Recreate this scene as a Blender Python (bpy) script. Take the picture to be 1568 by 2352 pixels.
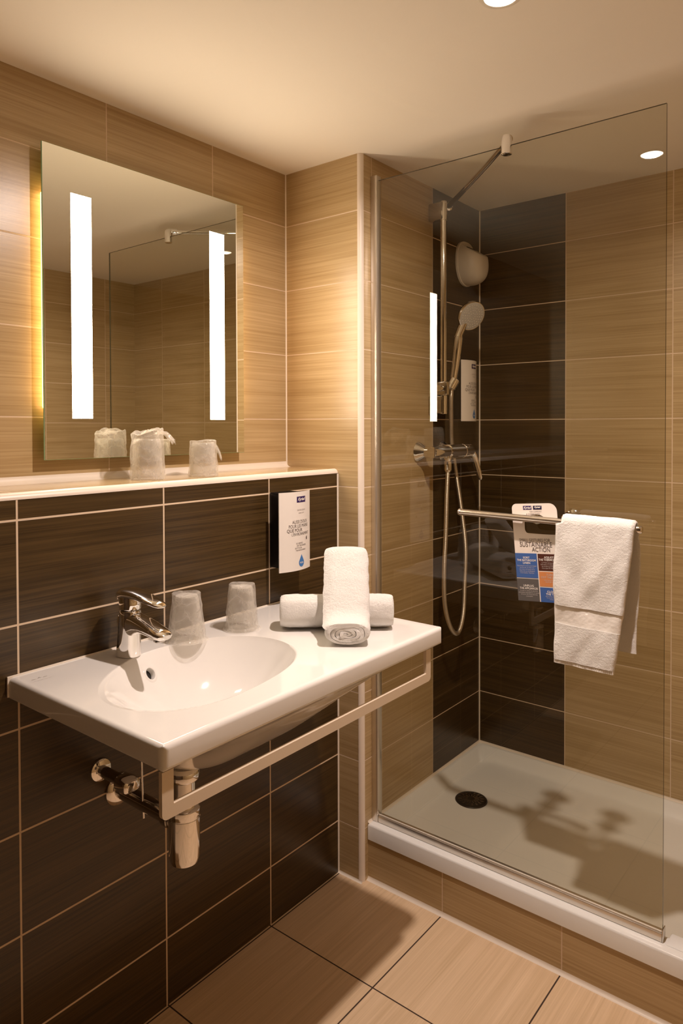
import bpy, bmesh, math, random
from mathutils import Vector, Matrix, noise
for o in list(bpy.data.objects): bpy.data.objects.remove(o)
SC = bpy.context.scene
COL = SC.collection
PI = math.pi
V = Vector

# ------------------------------------------------------------------ camera, world, exposure
CAM_POS = V((1.53008537, -1.63597584, 1.3310571))
CAM_ROT = Matrix(((0.780778, -0.008673, 0.624748), (0.624802, 0.015227, -0.780635), (-0.002742, 0.999846, 0.017308)))
cd = bpy.data.cameras.new('camera'); cam = bpy.data.objects.new('camera', cd); COL.objects.link(cam)
cam.matrix_world = Matrix.Translation(CAM_POS) @ CAM_ROT.to_4x4()
cd.sensor_fit = 'HORIZONTAL'; cd.sensor_width = 36; cd.lens = 37.4577
cd.shift_y = -0.106485 ; cd.clip_start = 0.02
SC.camera = cam
W = bpy.data.worlds.new('world'); SC.world = W; W.use_nodes = True
W.node_tree.nodes['Background'].inputs[0].default_value = (1, .8, .6, 1)
W.node_tree.nodes['Background'].inputs[1].default_value = 0.0
SC.view_settings.view_transform = 'Standard'; SC.view_settings.look = 'None'
SC.view_settings.exposure = 0.0; SC.view_settings.gamma = 1
SC.view_settings.use_curve_mapping = False
SPOT_ENERGY = 18.5
SPOT_COL = (1.0, .83, .745)
STRIP_COL = (1.0, .82, .60)
STRIP_STR = 34.0
LEAK_STR = 6.5

# ------------------------------------------------------------------ room measures (metres)
XA = 0.2059      # face of the low wall that carries the basin
XC = 0.2942      # shower side wall
YD = 0.7194      # shower back wall
ZC = 2.1182      # ceiling
XE = 1.875       # right wall
YF = -2.30       # wall behind the camera
YT = 0.0277      # front of the shower tray
ZL = 1.2069      # ledge height
ZT = 0.1656      # tray rim
CB = 0.3919      # start of the dark strip on the side wall
DV = 0.6176      # end of the dark strip on the back wall
ROW0 = 1.3556

# ------------------------------------------------------------------ materials
def new_mat(name):
    m = bpy.data.materials.new(name); m.use_nodes = True
    return m, m.node_tree, m.node_tree.nodes['Principled BSDF']
def pb(name, col, rough=.5, metal=0, coat=0, spec=.5, bump=None, trans=0, ior=1.45, sheen=0, sss=0):
    m, nt, b = new_mat(name)
    b.inputs['Base Color'].default_value = (*col, 1); b.inputs['Roughness'].default_value = rough
    b.inputs['Metallic'].default_value = metal; b.inputs['Coat Weight'].default_value = coat
    b.inputs['Specular IOR Level'].default_value = spec; b.inputs['Transmission Weight'].default_value = trans
    b.inputs['IOR'].default_value = ior; b.inputs['Sheen Weight'].default_value = sheen
    # faint mottling keeps every surface procedural
    n = nt.nodes.new('ShaderNodeTexNoise'); n.inputs['Scale'].default_value = bump[0] if bump else 40
    n.inputs['Detail'].default_value = 4
    tc = nt.nodes.new('ShaderNodeNewGeometry'); nt.links.new(tc.outputs['Position'], n.inputs['Vector'])
    if bump:
        bp = nt.nodes.new('ShaderNodeBump'); bp.inputs['Strength'].default_value = bump[1]; bp.inputs['Distance'].default_value = bump[2]
        nt.links.new(n.outputs['Fac'], bp.inputs['Height']); nt.links.new(bp.outputs['Normal'], b.inputs['Normal'])
    else:
        mr = nt.nodes.new('ShaderNodeMapRange'); mr.inputs['To Min'].default_value = max(rough-.02, 0); mr.inputs['To Max'].default_value = rough+.02
        nt.links.new(n.outputs['Fac'], mr.inputs['Value']); nt.links.new(mr.outputs['Result'], b.inputs['Roughness'])
    return m
def emit(name, col, s):
    m, nt, b = new_mat(name)
    b.inputs['Base Color'].default_value = (*col, 1)
    b.inputs['Emission Color'].default_value = (*col, 1); b.inputs['Emission Strength'].default_value = s
    return m
class NB:
    def __init__(s, nt): s.nt = nt
    def m(s, op, a, b=None, c=None, clamp=False):
        n = s.nt.nodes.new('ShaderNodeMath'); n.operation = op; n.use_clamp = clamp
        for i, v in enumerate((a, b, c)):
            if v is None: continue
            if isinstance(v, (int, float)): n.inputs[i].default_value = v
            else: s.nt.links.new(v, n.inputs[i])
        return n.outputs[0]
def tile(name, base, streak, grout, ua, va, w, h, u0, v0, g=.003, rough=.28, horiz=True, amt=1.0, spec=.5, g2=None):
    """tiles laid in a straight grid: ua/va are the world axes, u0/v0 one grout line of each direction"""
    m, nt, b = new_mat(name); N = NB(nt)
    geo = nt.nodes.new('ShaderNodeNewGeometry'); sep = nt.nodes.new('ShaderNodeSeparateXYZ')
    nt.links.new(geo.outputs['Position'], sep.inputs[0])
    U, Vv = sep.outputs[ua], sep.outputs[va]
    un = N.m('DIVIDE', N.m('SUBTRACT', U, u0), w); vn = N.m('DIVIDE', N.m('SUBTRACT', Vv, v0), h)
    def dist(x, size):
        f = N.m('FRACT', x); return N.m('MULTIPLY', N.m('MINIMUM', f, N.m('SUBTRACT', 1.0, f)), size)
    d = N.m('MINIMUM', dist(un, w), dist(vn, h))
    mr = nt.nodes.new('ShaderNodeMapRange'); mr.interpolation_type = 'SMOOTHSTEP'
    mr.inputs['From Min'].default_value = g/2-.0004; mr.inputs['From Max'].default_value = g/2+.0004
    nt.links.new(d, mr.inputs['Value']); tilef = mr.outputs['Result']
    idn = N.m('ADD', N.m('MULTIPLY', N.m('FLOOR', un), 7.31), N.m('MULTIPLY', N.m('FLOOR', vn), 3.17))
    def nz(su, sv, det, off):
        cb = nt.nodes.new('ShaderNodeCombineXYZ')
        nt.links.new(N.m('MULTIPLY', U, su), cb.inputs[0]); nt.links.new(N.m('MULTIPLY', Vv, sv), cb.inputs[1])
        nt.links.new(N.m('ADD', idn, off), cb.inputs[2])
        n = nt.nodes.new('ShaderNodeTexNoise'); n.inputs['Scale'].default_value = 1; n.inputs['Detail'].default_value = det
        n.inputs['Roughness'].default_value = .6
        nt.links.new(cb.outputs[0], n.inputs['Vector']); return n.outputs['Fac']
    if horiz: fine, broad, cloud = nz(4, 520, 3, 0), nz(2.2, 165, 2, 5.5), nz(2.5, 22, 1, 9.1)
    else: fine, broad, cloud = nz(420, 4, 3, 0), nz(110, 2, 2, 5.5), nz(18, 2.5, 1, 9.1)
    f = N.m('ADD', N.m('ADD', N.m('MULTIPLY', fine, .42), N.m('MULTIPLY', broad, .50)), N.m('MULTIPLY', cloud, .26))
    f = N.m('MULTIPLY', N.m('SUBTRACT', f, .43), 3.3*amt, clamp=True)
    mx = nt.nodes.new('ShaderNodeMix'); mx.data_type = 'RGBA'
    mx.inputs['A'].default_value = (*streak, 1); mx.inputs['B'].default_value = (*base, 1); nt.links.new(f, mx.inputs['Factor'])
    m2 = nt.nodes.new('ShaderNodeMix'); m2.data_type = 'RGBA'
    m2.inputs['A'].default_value = (*grout, 1); nt.links.new(mx.outputs['Result'], m2.inputs['B']); nt.links.new(tilef, m2.inputs['Factor'])
    nt.links.new(m2.outputs['Result'], b.inputs['Base Color'])
    r = nt.nodes.new('ShaderNodeMapRange'); r.inputs['To Min'].default_value = .8; r.inputs['To Max'].default_value = rough
    nt.links.new(tilef, r.inputs['Value']); nt.links.new(r.outputs['Result'], b.inputs['Roughness'])
    b.inputs['Specular IOR Level'].default_value = spec
    bp = nt.nodes.new('ShaderNodeBump'); bp.inputs['Distance'].default_value = .0008; bp.inputs['Strength'].default_value = .6
    hh = N.m('ADD', tilef, N.m('MULTIPLY', fine, .10))
    nt.links.new(hh, bp.inputs['Height']); nt.links.new(bp.outputs['Normal'], b.inputs['Normal'])
    return m

BEIGE, BEIGE2 = (.56, .412, .225), (.395, .268, .122)
DARK, DARK2 = (.086, .050, .017), (.026, .0135, .0038)
GROUT = (.72, .56, .40)
WU = .3385
t_left = tile('beige_tile_left', BEIGE, BEIGE2, GROUT, 1, 2, .3363, .2, -.2979, ROW0)
t_nib = tile('beige_tile_nib', BEIGE, BEIGE2, GROUT, 0, 2, 3.0, .2, -1.5, ROW0)
t_low = tile('dark_tile_low', DARK, DARK2, GROUT, 1, 2, .3401, .2, -.2891, ROW0, g=.004)
t_side = tile('beige_tile_side', BEIGE, BEIGE2, GROUT, 1, 2, .3401, .2, CB, ROW0)
t_sided = tile('dark_tile_side', DARK, DARK2, GROUT, 1, 2, .3401, .2, CB, ROW0)
t_back = tile('beige_tile_back', BEIGE, BEIGE2, GROUT, 0, 2, .3379, .2, DV, ROW0)
t_backd = tile('dark_tile_back', DARK, DARK2, GROUT, 0, 2, .3379, .2, DV, ROW0)
t_right = tile('beige_tile_right', BEIGE, BEIGE2, GROUT, 1, 2, .336, .2, .2, ROW0)
t_front = tile('beige_tile_front', BEIGE, BEIGE2, GROUT, 0, 2, .336, .2, .2, ROW0)
m_frontwall = pb('bounce_cut_brown', (.075, .045, .022), .6)  # unseen wall behind the camera, darkened to cut bounce light
t_riser = tile('beige_tile_riser', BEIGE, BEIGE2, GROUT, 0, 2, .3335, 3.0, .5461, -1.5)
t_floor = tile('floor_tile', (.85, .635, .425), (.67, .48, .29), (.055, .03, .018), 0, 1, .3335, .3335, .5455, -.2935, g=.0035, rough=.35, horiz=False, amt=.9)
t_ledge = tile('ledge_tile', BEIGE, BEIGE2, GROUT, 1, 0, .3401, 3, -.2891, -1.5, rough=.16)
m_ceil = pb('ceiling_paint', (.86, .80, .71), .9, spec=.15, bump=(9, .25, .004))
m_pvc = pb('cream_pvc_trim', (.80, .70, .60), .35)
m_silicone = pb('white_silicone', (.82, .73, .62), .4)
m_chrome = pb('polished_chrome', (.86, .84, .82), .06, metal=1)
m_brushed = pb('brushed_steel', (.72, .66, .58), .24, metal=1)
m_alu = pb('satin_aluminium', (.72, .67, .60), .30, metal=.85)
m_dkchrome = pb('dark_chrome', (.55, .52, .48), .12, metal=1)
m_porc = pb('white_porcelain', (.80, .775, .74), .09, coat=.25)
m_tray = pb('shower_tray_acrylic', (.86, .86, .84), .22, coat=.2)
m_rail = pb('cream_enamel', (.72, .60, .46), .35)
m_black = pb('black_plastic', (.006, .005, .005), .35, spec=.3)
m_drain = pb('dark_drain_metal', (.035, .03, .025), .3, metal=.4)
m_hole_shade = pb('hole_shade', (.012, .010, .008), .6)  # near-black colour standing in for the shade inside openings
m_white = pb('white_plastic', (.76, .70, .60), .35)
m_grey = pb('grey_plastic', (.48, .46, .43), .4)
m_hose = pb('hose_metal', (.62, .55, .46), .3, metal=.9)
m_paper = pb('printed_card', (.80, .72, .65), .5)
m_plate = pb('dispenser_front', (.82, .76, .70), .3)
m_purple = pb('logo_purple', (.030, .012, .10), .4)
m_navy = pb('card_navy', (.018, .014, .05), .4)
m_blue = pb('card_blue', (.05, .12, .36), .45)
m_drop = pb('drop_blue', (.06, .20, .50), .4)
m_brown = pb('card_brown', (.075, .018, .008), .45)
m_orange = pb('card_orange', (.62, .24, .085), .45)
m_cgrey = pb('card_grey', (.11, .10, .095), .45)
m_ink = pb('ink_dark', (.13, .10, .09), .6)
m_inkl = pb('ink_light', (.34, .29, .26), .6)
m_inkw = pb('ink_white', (.85, .80, .75), .5)
m_inks = pb('ink_soft_white', (.55, .50, .47), .5)
def terry(name, col, sc=1100, d=.0016, st=.8):
    m, nt, b = new_mat(name)
    b.inputs['Base Color'].default_value = (*col, 1); b.inputs['Roughness'].default_value = .95
    b.inputs['Sheen Weight'].default_value = .35; b.inputs['Sheen Roughness'].default_value = .5; b.inputs['Specular IOR Level'].default_value = .1
    geo = nt.nodes.new('ShaderNodeNewGeometry')
    n = nt.nodes.new('ShaderNodeTexNoise'); n.inputs['Scale'].default_value = sc; n.inputs['Detail'].default_value = 3
    n2 = nt.nodes.new('ShaderNodeTexNoise'); n2.inputs['Scale'].default_value = sc/5; n2.inputs['Detail'].default_value = 3
    for k in (n, n2): nt.links.new(geo.outputs['Position'], k.inputs['Vector'])
    N = NB(nt); h = N.m('ADD', n.outputs['Fac'], n2.outputs['Fac'])
    bp = nt.nodes.new('ShaderNodeBump'); bp.inputs['Strength'].default_value = st; bp.inputs['Distance'].default_value = d
    nt.links.new(h, bp.inputs['Height']); nt.links.new(bp.outputs['Normal'], b.inputs['Normal'])
    return m
m_terry = terry('white_terry', (.90, .87, .83), 1000, .0022, .9)
m_band = terry('woven_band', (.84, .79, .73), 1500, .0006, .5)
def mirror_mat():
    m, nt, b = new_mat('mirror_silver')
    b.inputs['Base Color'].default_value = (.80, .80, .72, 1); b.inputs['Metallic'].default_value = 1; b.inputs['Roughness'].default_value = .0
    return m
m_mirror = mirror_mat()
m_edge = pb('green_glass_edge', (.42, .72, .50), .15)
m_back = pb('mirror_backing', (.10, .09, .08), .6)
m_strip = emit('frosted_light_strip', STRIP_COL, STRIP_STR)
m_leak = emit('side_diffuser', (1.0, .58, .22), LEAK_STR)
m_lens = emit('downlight_lens', (1.0, .86, .74), 40)
def glass_mat(name, tint, refl=1.0, rough=0.0):
    m, nt, b = new_mat(name); nt.nodes.remove(b)
    out = nt.nodes['Material Output']
    tr = nt.nodes.new('ShaderNodeBsdfTransparent'); tr.inputs[0].default_value = (*tint, 1)
    gl = nt.nodes.new('ShaderNodeBsdfGlossy'); gl.inputs['Roughness'].default_value = rough; gl.inputs['Color'].default_value = (refl, refl, refl*.97, 1)
    fr = nt.nodes.new('ShaderNodeFresnel'); fr.inputs['IOR'].default_value = 1.5
    # the slab is one pane: front faces reflect, back faces only filter
    geo = nt.nodes.new('ShaderNodeNewGeometry'); N = NB(nt)
    fac = N.m('MULTIPLY', fr.outputs[0], N.m('SUBTRACT', 1.0, geo.outputs['Backfacing']))
    fac = N.m('MULTIPLY', fac, 1.25, clamp=True)
    mx = nt.nodes.new('ShaderNodeMixShader'); nt.links.new(fac, mx.inputs[0])
    nt.links.new(tr.outputs[0], mx.inputs[1]); nt.links.new(gl.outputs[0], mx.inputs[2]); nt.links.new(mx.outputs[0], out.inputs['Surface'])
    return m
m_glass = glass_mat('clear_tinted_glass', (.905, .90, .86))
m_gedge = pb('dark_glass_edge', (.05, .045, .025), .1)
def film_mat():
    m, nt, b = new_mat('crinkled_film'); out = nt.nodes['Material Output']
    b.inputs['Base Color'].default_value = (.92, .88, .82, 1); b.inputs['Roughness'].default_value = .09
    b.inputs['Specular IOR Level'].default_value = 1.0
    geo = nt.nodes.new('ShaderNodeNewGeometry')
    vo = nt.nodes.new('ShaderNodeTexVoronoi'); vo.feature = 'DISTANCE_TO_EDGE'; vo.inputs['Scale'].default_value = 30
    nz = nt.nodes.new('ShaderNodeTexNoise'); nz.inputs['Scale'].default_value = 34; nz.inputs['Detail'].default_value = 3; nz.inputs['Distortion'].default_value = 1.2
    nt.links.new(geo.outputs['Position'], nz.inputs['Vector'])
    vm = nt.nodes.new('ShaderNodeVectorMath'); vm.operation = 'MULTIPLY_ADD'; vm.inputs[1].default_value = (.03, .03, .03)
    nt.links.new(nz.outputs['Color'], vm.inputs[0]); nt.links.new(geo.outputs['Position'], vm.inputs[2]); nt.links.new(vm.outputs[0], vo.inputs['Vector'])
    N = NB(nt); crease = N.m('SUBTRACT', 1.0, N.m('MULTIPLY', vo.outputs['Distance'], 5.0, clamp=True))
    h = N.m('ADD', N.m('MULTIPLY', nz.outputs['Fac'], 1.0), N.m('MULTIPLY', crease, .22))
    bp = nt.nodes.new('ShaderNodeBump'); bp.inputs['Strength'].default_value = .9; bp.inputs['Distance'].default_value = .004
    nt.links.new(h, bp.inputs['Height']); nt.links.new(bp.outputs['Normal'], b.inputs['Normal'])
    tl = nt.nodes.new('ShaderNodeBsdfTranslucent'); tl.inputs[0].default_value = (.92, .88, .82, 1)
    mm = nt.nodes.new('ShaderNodeMixShader'); mm.inputs[0].default_value = .4
    nt.links.new(b.outputs[0], mm.inputs[1]); nt.links.new(tl.outputs[0], mm.inputs[2])
    tr = nt.nodes.new('ShaderNodeBsdfTransparent'); tr.inputs[0].default_value = (.97, .96, .94, 1)
    lw = nt.nodes.new('ShaderNodeLayerWeight'); lw.inputs[0].default_value = .35
    fac = N.m('ADD', N.m('ADD', .15, N.m('MULTIPLY', crease, .16)), N.m('MULTIPLY', lw.outputs['Facing'], .34), clamp=True)
    mx = nt.nodes.new('ShaderNodeMixShader'); nt.links.new(fac, mx.inputs[0])
    nt.links.new(tr.outputs[0], mx.inputs[1]); nt.links.new(mm.outputs[0], mx.inputs[2]); nt.links.new(mx.outputs[0], out.inputs['Surface'])
    return m
m_film = film_mat()
def cup_mat():
    m, nt, b = new_mat('clear_plastic_cup'); out = nt.nodes['Material Output']
    b.inputs['Base Color'].default_value = (.9, .87, .82, 1); b.inputs['Roughness'].default_value = .12
    tr = nt.nodes.new('ShaderNodeBsdfTransparent'); tr.inputs[0].default_value = (.96, .95, .93, 1)
    lw = nt.nodes.new('ShaderNodeLayerWeight'); lw.inputs[0].default_value = .4
    N = NB(nt); fac = N.m('ADD', .14, N.m('MULTIPLY', lw.outputs['Facing'], .45), clamp=True)
    mx = nt.nodes.new('ShaderNodeMixShader'); nt.links.new(fac, mx.inputs[0])
    nt.links.new(tr.outputs[0], mx.inputs[1]); nt.links.new(b.outputs[0], mx.inputs[2]); nt.links.new(mx.outputs[0], out.inputs['Surface'])
    return m
m_cup = cup_mat()

# ------------------------------------------------------------------ object helpers
def mesh_obj(name, verts, faces, mat, parent=None, smooth=True, auto=None):
    me = bpy.data.meshes.new(name); me.from_pydata([tuple(v) for v in verts], [], faces)
    bm = bmesh.new(); bm.from_mesh(me); bmesh.ops.recalc_face_normals(bm, faces=bm.faces); bm.to_mesh(me); bm.free()
    return link_mesh(name, me, mat, parent, smooth, auto)
def link_mesh(name, me, mat, parent=None, smooth=True, auto=35):
    for m in (mat if isinstance(mat, (list, tuple)) else [mat]): me.materials.append(m)
    if smooth:
        for p in me.polygons: p.use_smooth = True
        if auto: me.set_sharp_from_angle(angle=math.radians(auto))
    o = bpy.data.objects.new(name, me); COL.objects.link(o)
    if parent is not None:
        o.parent = parent
        p = parent; off = V((0, 0, 0))
        while p is not None: off = off + p.location; p = p.parent
        o.location = -off if parent.parent is None and off.length > 0 else V((0, 0, 0))
    return o
def bm_obj(name, bm, mat, parent=None, smooth=True, auto=35):
    bmesh.ops.recalc_face_normals(bm, faces=bm.faces)
    me = bpy.data.meshes.new(name); bm.to_mesh(me); bm.free()
    return link_mesh(name, me, mat, parent, smooth, auto)
def thing(name, label, cat, loc=(0, 0, 0), group=None):
    o = bpy.data.objects.new(name, None); COL.objects.link(o); o.location = loc; o.empty_display_size = .05
    o['label'] = label; o['category'] = cat
    if group: o['group'] = group
    return o
def tag(o, label, cat, group=None):
    o['label'] = label; o['category'] = cat
    if group: o['group'] = group
    return o
def struct(o): o['kind'] = 'structure'; return o
def add_box(bm, lo, hi, bev=0, seg=2):
    vs = [bm.verts.new((x, y, z)) for x in (lo[0], hi[0]) for y in (lo[1], hi[1]) for z in (lo[2], hi[2])]
    fs = [bm.faces.new([vs[i] for i in q]) for q in ((0, 1, 3, 2), (4, 6, 7, 5), (0, 4, 5, 1), (2, 3, 7, 6), (0, 2, 6, 4), (1, 5, 7, 3))]
    if bev:
        es = list({e for f in fs for e in f.edges})
        bmesh.ops.bevel(bm, geom=es, offset=bev, segments=seg, profile=.5, affect='EDGES')
def box(name, lo, hi, mat, parent=None, bev=0, seg=2):
    bm = bmesh.new(); add_box(bm, lo, hi, bev, seg); return bm_obj(name, bm, mat, parent, bev > 0)
def frame_of(d):
    d = V(d).normalized(); a = V((0, 0, 1)) if abs(d.z) < .9 else V((0, 1, 0))
    x = a.cross(d).normalized(); y = d.cross(x); return x, y, d
def add_lathe(bm, base, axis, prof, n=48, cap=True):
    """prof: list of (radius, distance along axis)"""
    x, y, d = frame_of(axis); base = V(base); rings = []
    for r, t in prof:
        c = base + d*t
        rings.append([bm.verts.new(c + x*(r*math.cos(2*PI*k/n)) + y*(r*math.sin(2*PI*k/n))) for k in range(n)] if r > 1e-6 else [bm.verts.new(c)])
    for a, b in zip(rings, rings[1:]):
        for k in range(n):
            k2 = (k+1) % n
            if len(a) == 1 and len(b) == 1: continue
            if len(a) == 1: bm.faces.new((a[0], b[k], b[k2]))
            elif len(b) == 1: bm.faces.new((a[k], a[k2], b[0]))
            else: bm.faces.new((a[k], a[k2], b[k2], b[k]))
    if cap:
        for r in (rings[0], rings[-1]):
            if len(r) > 2: bm.faces.new(r)
def lathe(name, base, axis, prof, mat, parent=None, n=48, cap=True, auto=35):
    bm = bmesh.new(); add_lathe(bm, base, axis, prof, n, cap); return bm_obj(name, bm, mat, parent, True, auto)
def spline(pts, n=12):
    pts = [V(p) for p in pts]; P = [pts[0]*2-pts[1]] + pts + [pts[-1]*2-pts[-2]]; out = []
    for i in range(1, len(P)-2):
        for k in range(n):
            t = k/n; a, b, c, d = P[i-1], P[i], P[i+1], P[i+2]
            out.append(.5*((2*b)+(c-a)*t+(2*a-5*b+4*c-d)*t*t+(3*b-a-3*c+d)*t**3))
    out.append(pts[-1]); return out
def add_loft(bm, secs, n=32, cap=True, up=(0, 0, 1), p=2.0):
    """secs: (centre, half_a, half_b); a is across, b is along 'up' made square to the path"""
    rings = []; C = [V(s[0]) for s in secs]
    for i, s in enumerate(secs):
        d = (C[min(i+1, len(C)-1)]-C[max(i-1, 0)]).normalized()
        a = V(up).cross(d)
        if a.length < 1e-3: a = V((0, 1, 0))
        a.normalize(); b = d.cross(a).normalized()
        ring = []
        for k in range(n):
            t = 2*PI*k/n; ct, st = math.cos(t), math.sin(t)
            ring.append(bm.verts.new(C[i] + a*(s[1]*math.copysign(abs(ct)**(2/p), ct)) + b*(s[2]*math.copysign(abs(st)**(2/p), st))))
        rings.append(ring)
    for r, q in zip(rings, rings[1:]):
        for k in range(n): bm.faces.new((r[k], r[(k+1) % n], q[(k+1) % n], q[k]))
    if cap: bm.faces.new(rings[0]); bm.faces.new(rings[-1])
def loft(name, secs, mat, parent=None, n=32, up=(0, 0, 1), p=2.0, auto=40):
    bm = bmesh.new(); add_loft(bm, secs, n, True, up, p); return bm_obj(name, bm, mat, parent, True, auto)
def tube(name, pts, r, mat, parent=None, n=16, smooth=None):
    if smooth: pts = spline(pts, smooth)
    pts = [V(q) for q in pts]; bm = bmesh.new(); rings = []
    d0 = (pts[1]-pts[0]).normalized(); x, y, _ = frame_of(d0)
    for i, c in enumerate(pts):
        d = (pts[min(i+1, len(pts)-1)]-pts[max(i-1, 0)]).normalized()
        x = (x - d*x.dot(d)).normalized(); y = d.cross(x)
        rings.append([bm.verts.new(c + x*(r*math.cos(2*PI*k/n)) + y*(r*math.sin(2*PI*k/n))) for k in range(n)])
    for a, b in zip(rings, rings[1:]):
        for k in range(n): bm.faces.new((a[k], a[(k+1) % n], b[(k+1) % n], b[k]))
    bm.faces.new(rings[0]); bm.faces.new(rings[-1])
    return bm_obj(name, bm, mat, parent, True, 50)
def quads(name, qs, mats, parent=None):
    """qs: list of (four corners, material index)"""
    vs, fs, mi = [], [], []
    for q, i in qs:
        fs.append(tuple(range(len(vs), len(vs)+len(q)))); vs += [tuple(c) for c in q]; mi.append(i)
    me = bpy.data.meshes.new(name); me.from_pydata(vs, [], fs)
    o = link_mesh(name, me, mats, parent, False)
    for p, i in zip(me.polygons, mi): p.material_index = i
    return o
def slab(name, lo, hi, mats, top_index=None):
    return struct(box(name, lo, hi, mats))
_txt = {}
def text_pts(body, size, sx=1.0, shear=0.0, space=1.0, align='CENTER', bold=0.0):
    """glyph mesh of one line, as (verts2d, faces)"""
    c = bpy.data.curves.new('line', 'FONT'); c.body = body; c.size = size; c.align_x = align; c.shear = shear
    c.space_character = space; c.resolution_u = 3; c.fill_mode = 'FRONT'; c.offset = bold
    o = bpy.data.objects.new('line', c); COL.objects.link(o)
    dg = bpy.context.evaluated_depsgraph_get(); dg.update()
    me = bpy.data.meshes.new_from_object(o.evaluated_get(dg))
    vs = [(v.co.x*sx, v.co.y) for v in me.vertices]; fs = [tuple(p.vertices) for p in me.polygons]
    bpy.data.objects.remove(o); bpy.data.curves.remove(c); bpy.data.meshes.remove(me)
    return vs, fs
def lettering(name, lines, fn, mat, parent):
    """lines: (text, a, b, size, sx, shear, bold); fn maps (a, b) on the printed face to world"""
    V3, F = [], []
    for ln in lines:
        t, a, b, size, sx, shear, bold = ln
        vs, fs = text_pts(t, size, sx, shear, 1.0, 'CENTER', bold)
        k = len(V3); V3 += [fn(a+x, b+y) for x, y in vs]; F += [tuple(i+k for i in f) for f in fs]
    me = bpy.data.meshes.new(name); me.from_pydata([tuple(v) for v in V3], [], F)
    return link_mesh(name, me, mat, parent, False)
def patch(name, outline, fn, mat, parent, th=.0003):
    """thin printed or cut sheet: outline in (a, b); fn(a, b, lift)"""
    n = len(outline)
    vs = [fn(a, b, 0) for a, b in outline] + [fn(a, b, th) for a, b in outline]
    fs = [tuple(range(n))[::-1], tuple(range(n, 2*n))] + [(i, (i+1) % n, n+(i+1) % n, n+i) for i in range(n)]
    return mesh_obj(name, vs, fs, mat, parent, False)

# ------------------------------------------------------------------ the room
B = .10
slab('floor', (-.2, YF-.1, -.1), (XE+.1, YT+.02, 0), t_floor)
slab('ceiling', (-.2, YF-.1, ZC), (XE+.1, YD+.1, ZC+.08), m_ceil)
slab('wall_left', (-B, YF-.05, 0), (0, 0.02, ZC), t_left)
def two_mat_box(name, lo, hi, mats, pick):
    o = box(name, lo, hi, mats[0]); me = o.data
    for m in mats[1:]: me.materials.append(m)
    for p in me.polygons: p.material_index = pick(p.normal, p.center)
    return struct(o)
TR = .0125
struct(quads('wall_low', [(((XA, YF, 0), (XA, 0, 0), (XA, 0, ZL-TR), (XA, YF, ZL-TR)), 0), (((0, YF, ZL), (XA-TR, YF, ZL), (XA-TR, 0, ZL), (0, 0, ZL)), 1),
    (((XA-TR, YF, ZL), (XA-TR, YF, ZL-TR), (XA-TR, 0, ZL-TR), (XA-TR, 0, ZL)), 0), (((XA-TR, YF, ZL-TR), (XA, YF, ZL-TR), (XA, 0, ZL-TR), (XA-TR, 0, ZL-TR)), 0)], [t_low, t_ledge]))
# partition block beside the shower: short face to the room, long face to the shower
struct(quads('wall_shower', [
    (((-B, 0, 0), (XC-TR, 0, 0), (XC-TR, 0, ZC), (-B, 0, ZC)), 0),
    (((XC-TR, 0, 0), (XC-TR, TR, 0), (XC-TR, TR, ZC), (XC-TR, 0, ZC)), 0), (((XC-TR, TR, 0), (XC, TR, 0), (XC, TR, ZC), (XC-TR, TR, ZC)), 0),
    (((XC, TR, 0), (XC, CB, 0), (XC, CB, ZC), (XC, TR, ZC)), 1),
    (((XC, CB, 0), (XC, YD, 0), (XC, YD, ZC), (XC, CB, ZC)), 2),
    (((-B, 0, 0), (-B, YD, 0), (-B, YD, ZC), (-B, 0, ZC)), 0),
    (((-B, YD, 0), (XC, YD, 0), (XC, YD, ZC), (-B, YD, ZC)), 0)], [t_nib, t_side, t_sided]))
struct(quads('wall_back', [
    (((XC, YD, 0), (DV, YD, 0), (DV, YD, ZC), (XC, YD, ZC)), 1),
    (((DV, YD, 0), (XE, YD, 0), (XE, YD, ZC), (DV, YD, ZC)), 0),
    (((XC-.1, YD+B, 0), (XE+.1, YD+B, 0), (XE+.1, YD+B, ZC), (XC-.1, YD+B, ZC)), 0)], [t_back, t_backd]))
slab('wall_right', (XE, YF-.05, 0), (XE+B, YD+B, ZC), t_right)
slab('wall_front', (-B, YF-B, 0), (XE+B, YF, ZC), m_frontwall)
# tiled riser under the tray
slab('wall_riser', (XC, YT, 0), (XE, YT+.04, .1199), t_riser)
# trims: quarter-round on the partition corner, on the ledge edge, silicone beads
def quarter(name, p0, p1, r, dx, dy, mat, n=8):
    """quarter-round along p0-p1; dx, dy span the two directions away from the corner"""
    dx, dy = V(dx), V(dy); vs, fs = [], []
    prof = [V((0, 0, 0)) + dx*(-r) + dy*(-r)] + [dx*(-r+r*math.cos(a)) + dy*(-r+r*math.sin(a)) for a in [k*PI/2/n for k in range(n+1)]]
    for p in (V(p0), V(p1)): vs += [p+q for q in prof]
    m = len(prof)
    fs = [(i, (i+1) % m, m+(i+1) % m, m+i) for i in range(m)] + [tuple(range(m)), tuple(range(m, 2*m))]
    return struct(mesh_obj(name, vs, fs, mat, None, True, 60))
e = .0008
quarter('trim_1', (XC+e, -e, 0), (XC+e, -e, ZC), .0125+e, (1, 0, 0), (0, -1, 0), m_pvc)
quarter('trim_2', (XA+e, YF, ZL+e), (XA+e, -.0005, ZL+e), .0125+e, (1, 0, 0), (0, 0, 1), m_pvc)
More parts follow.
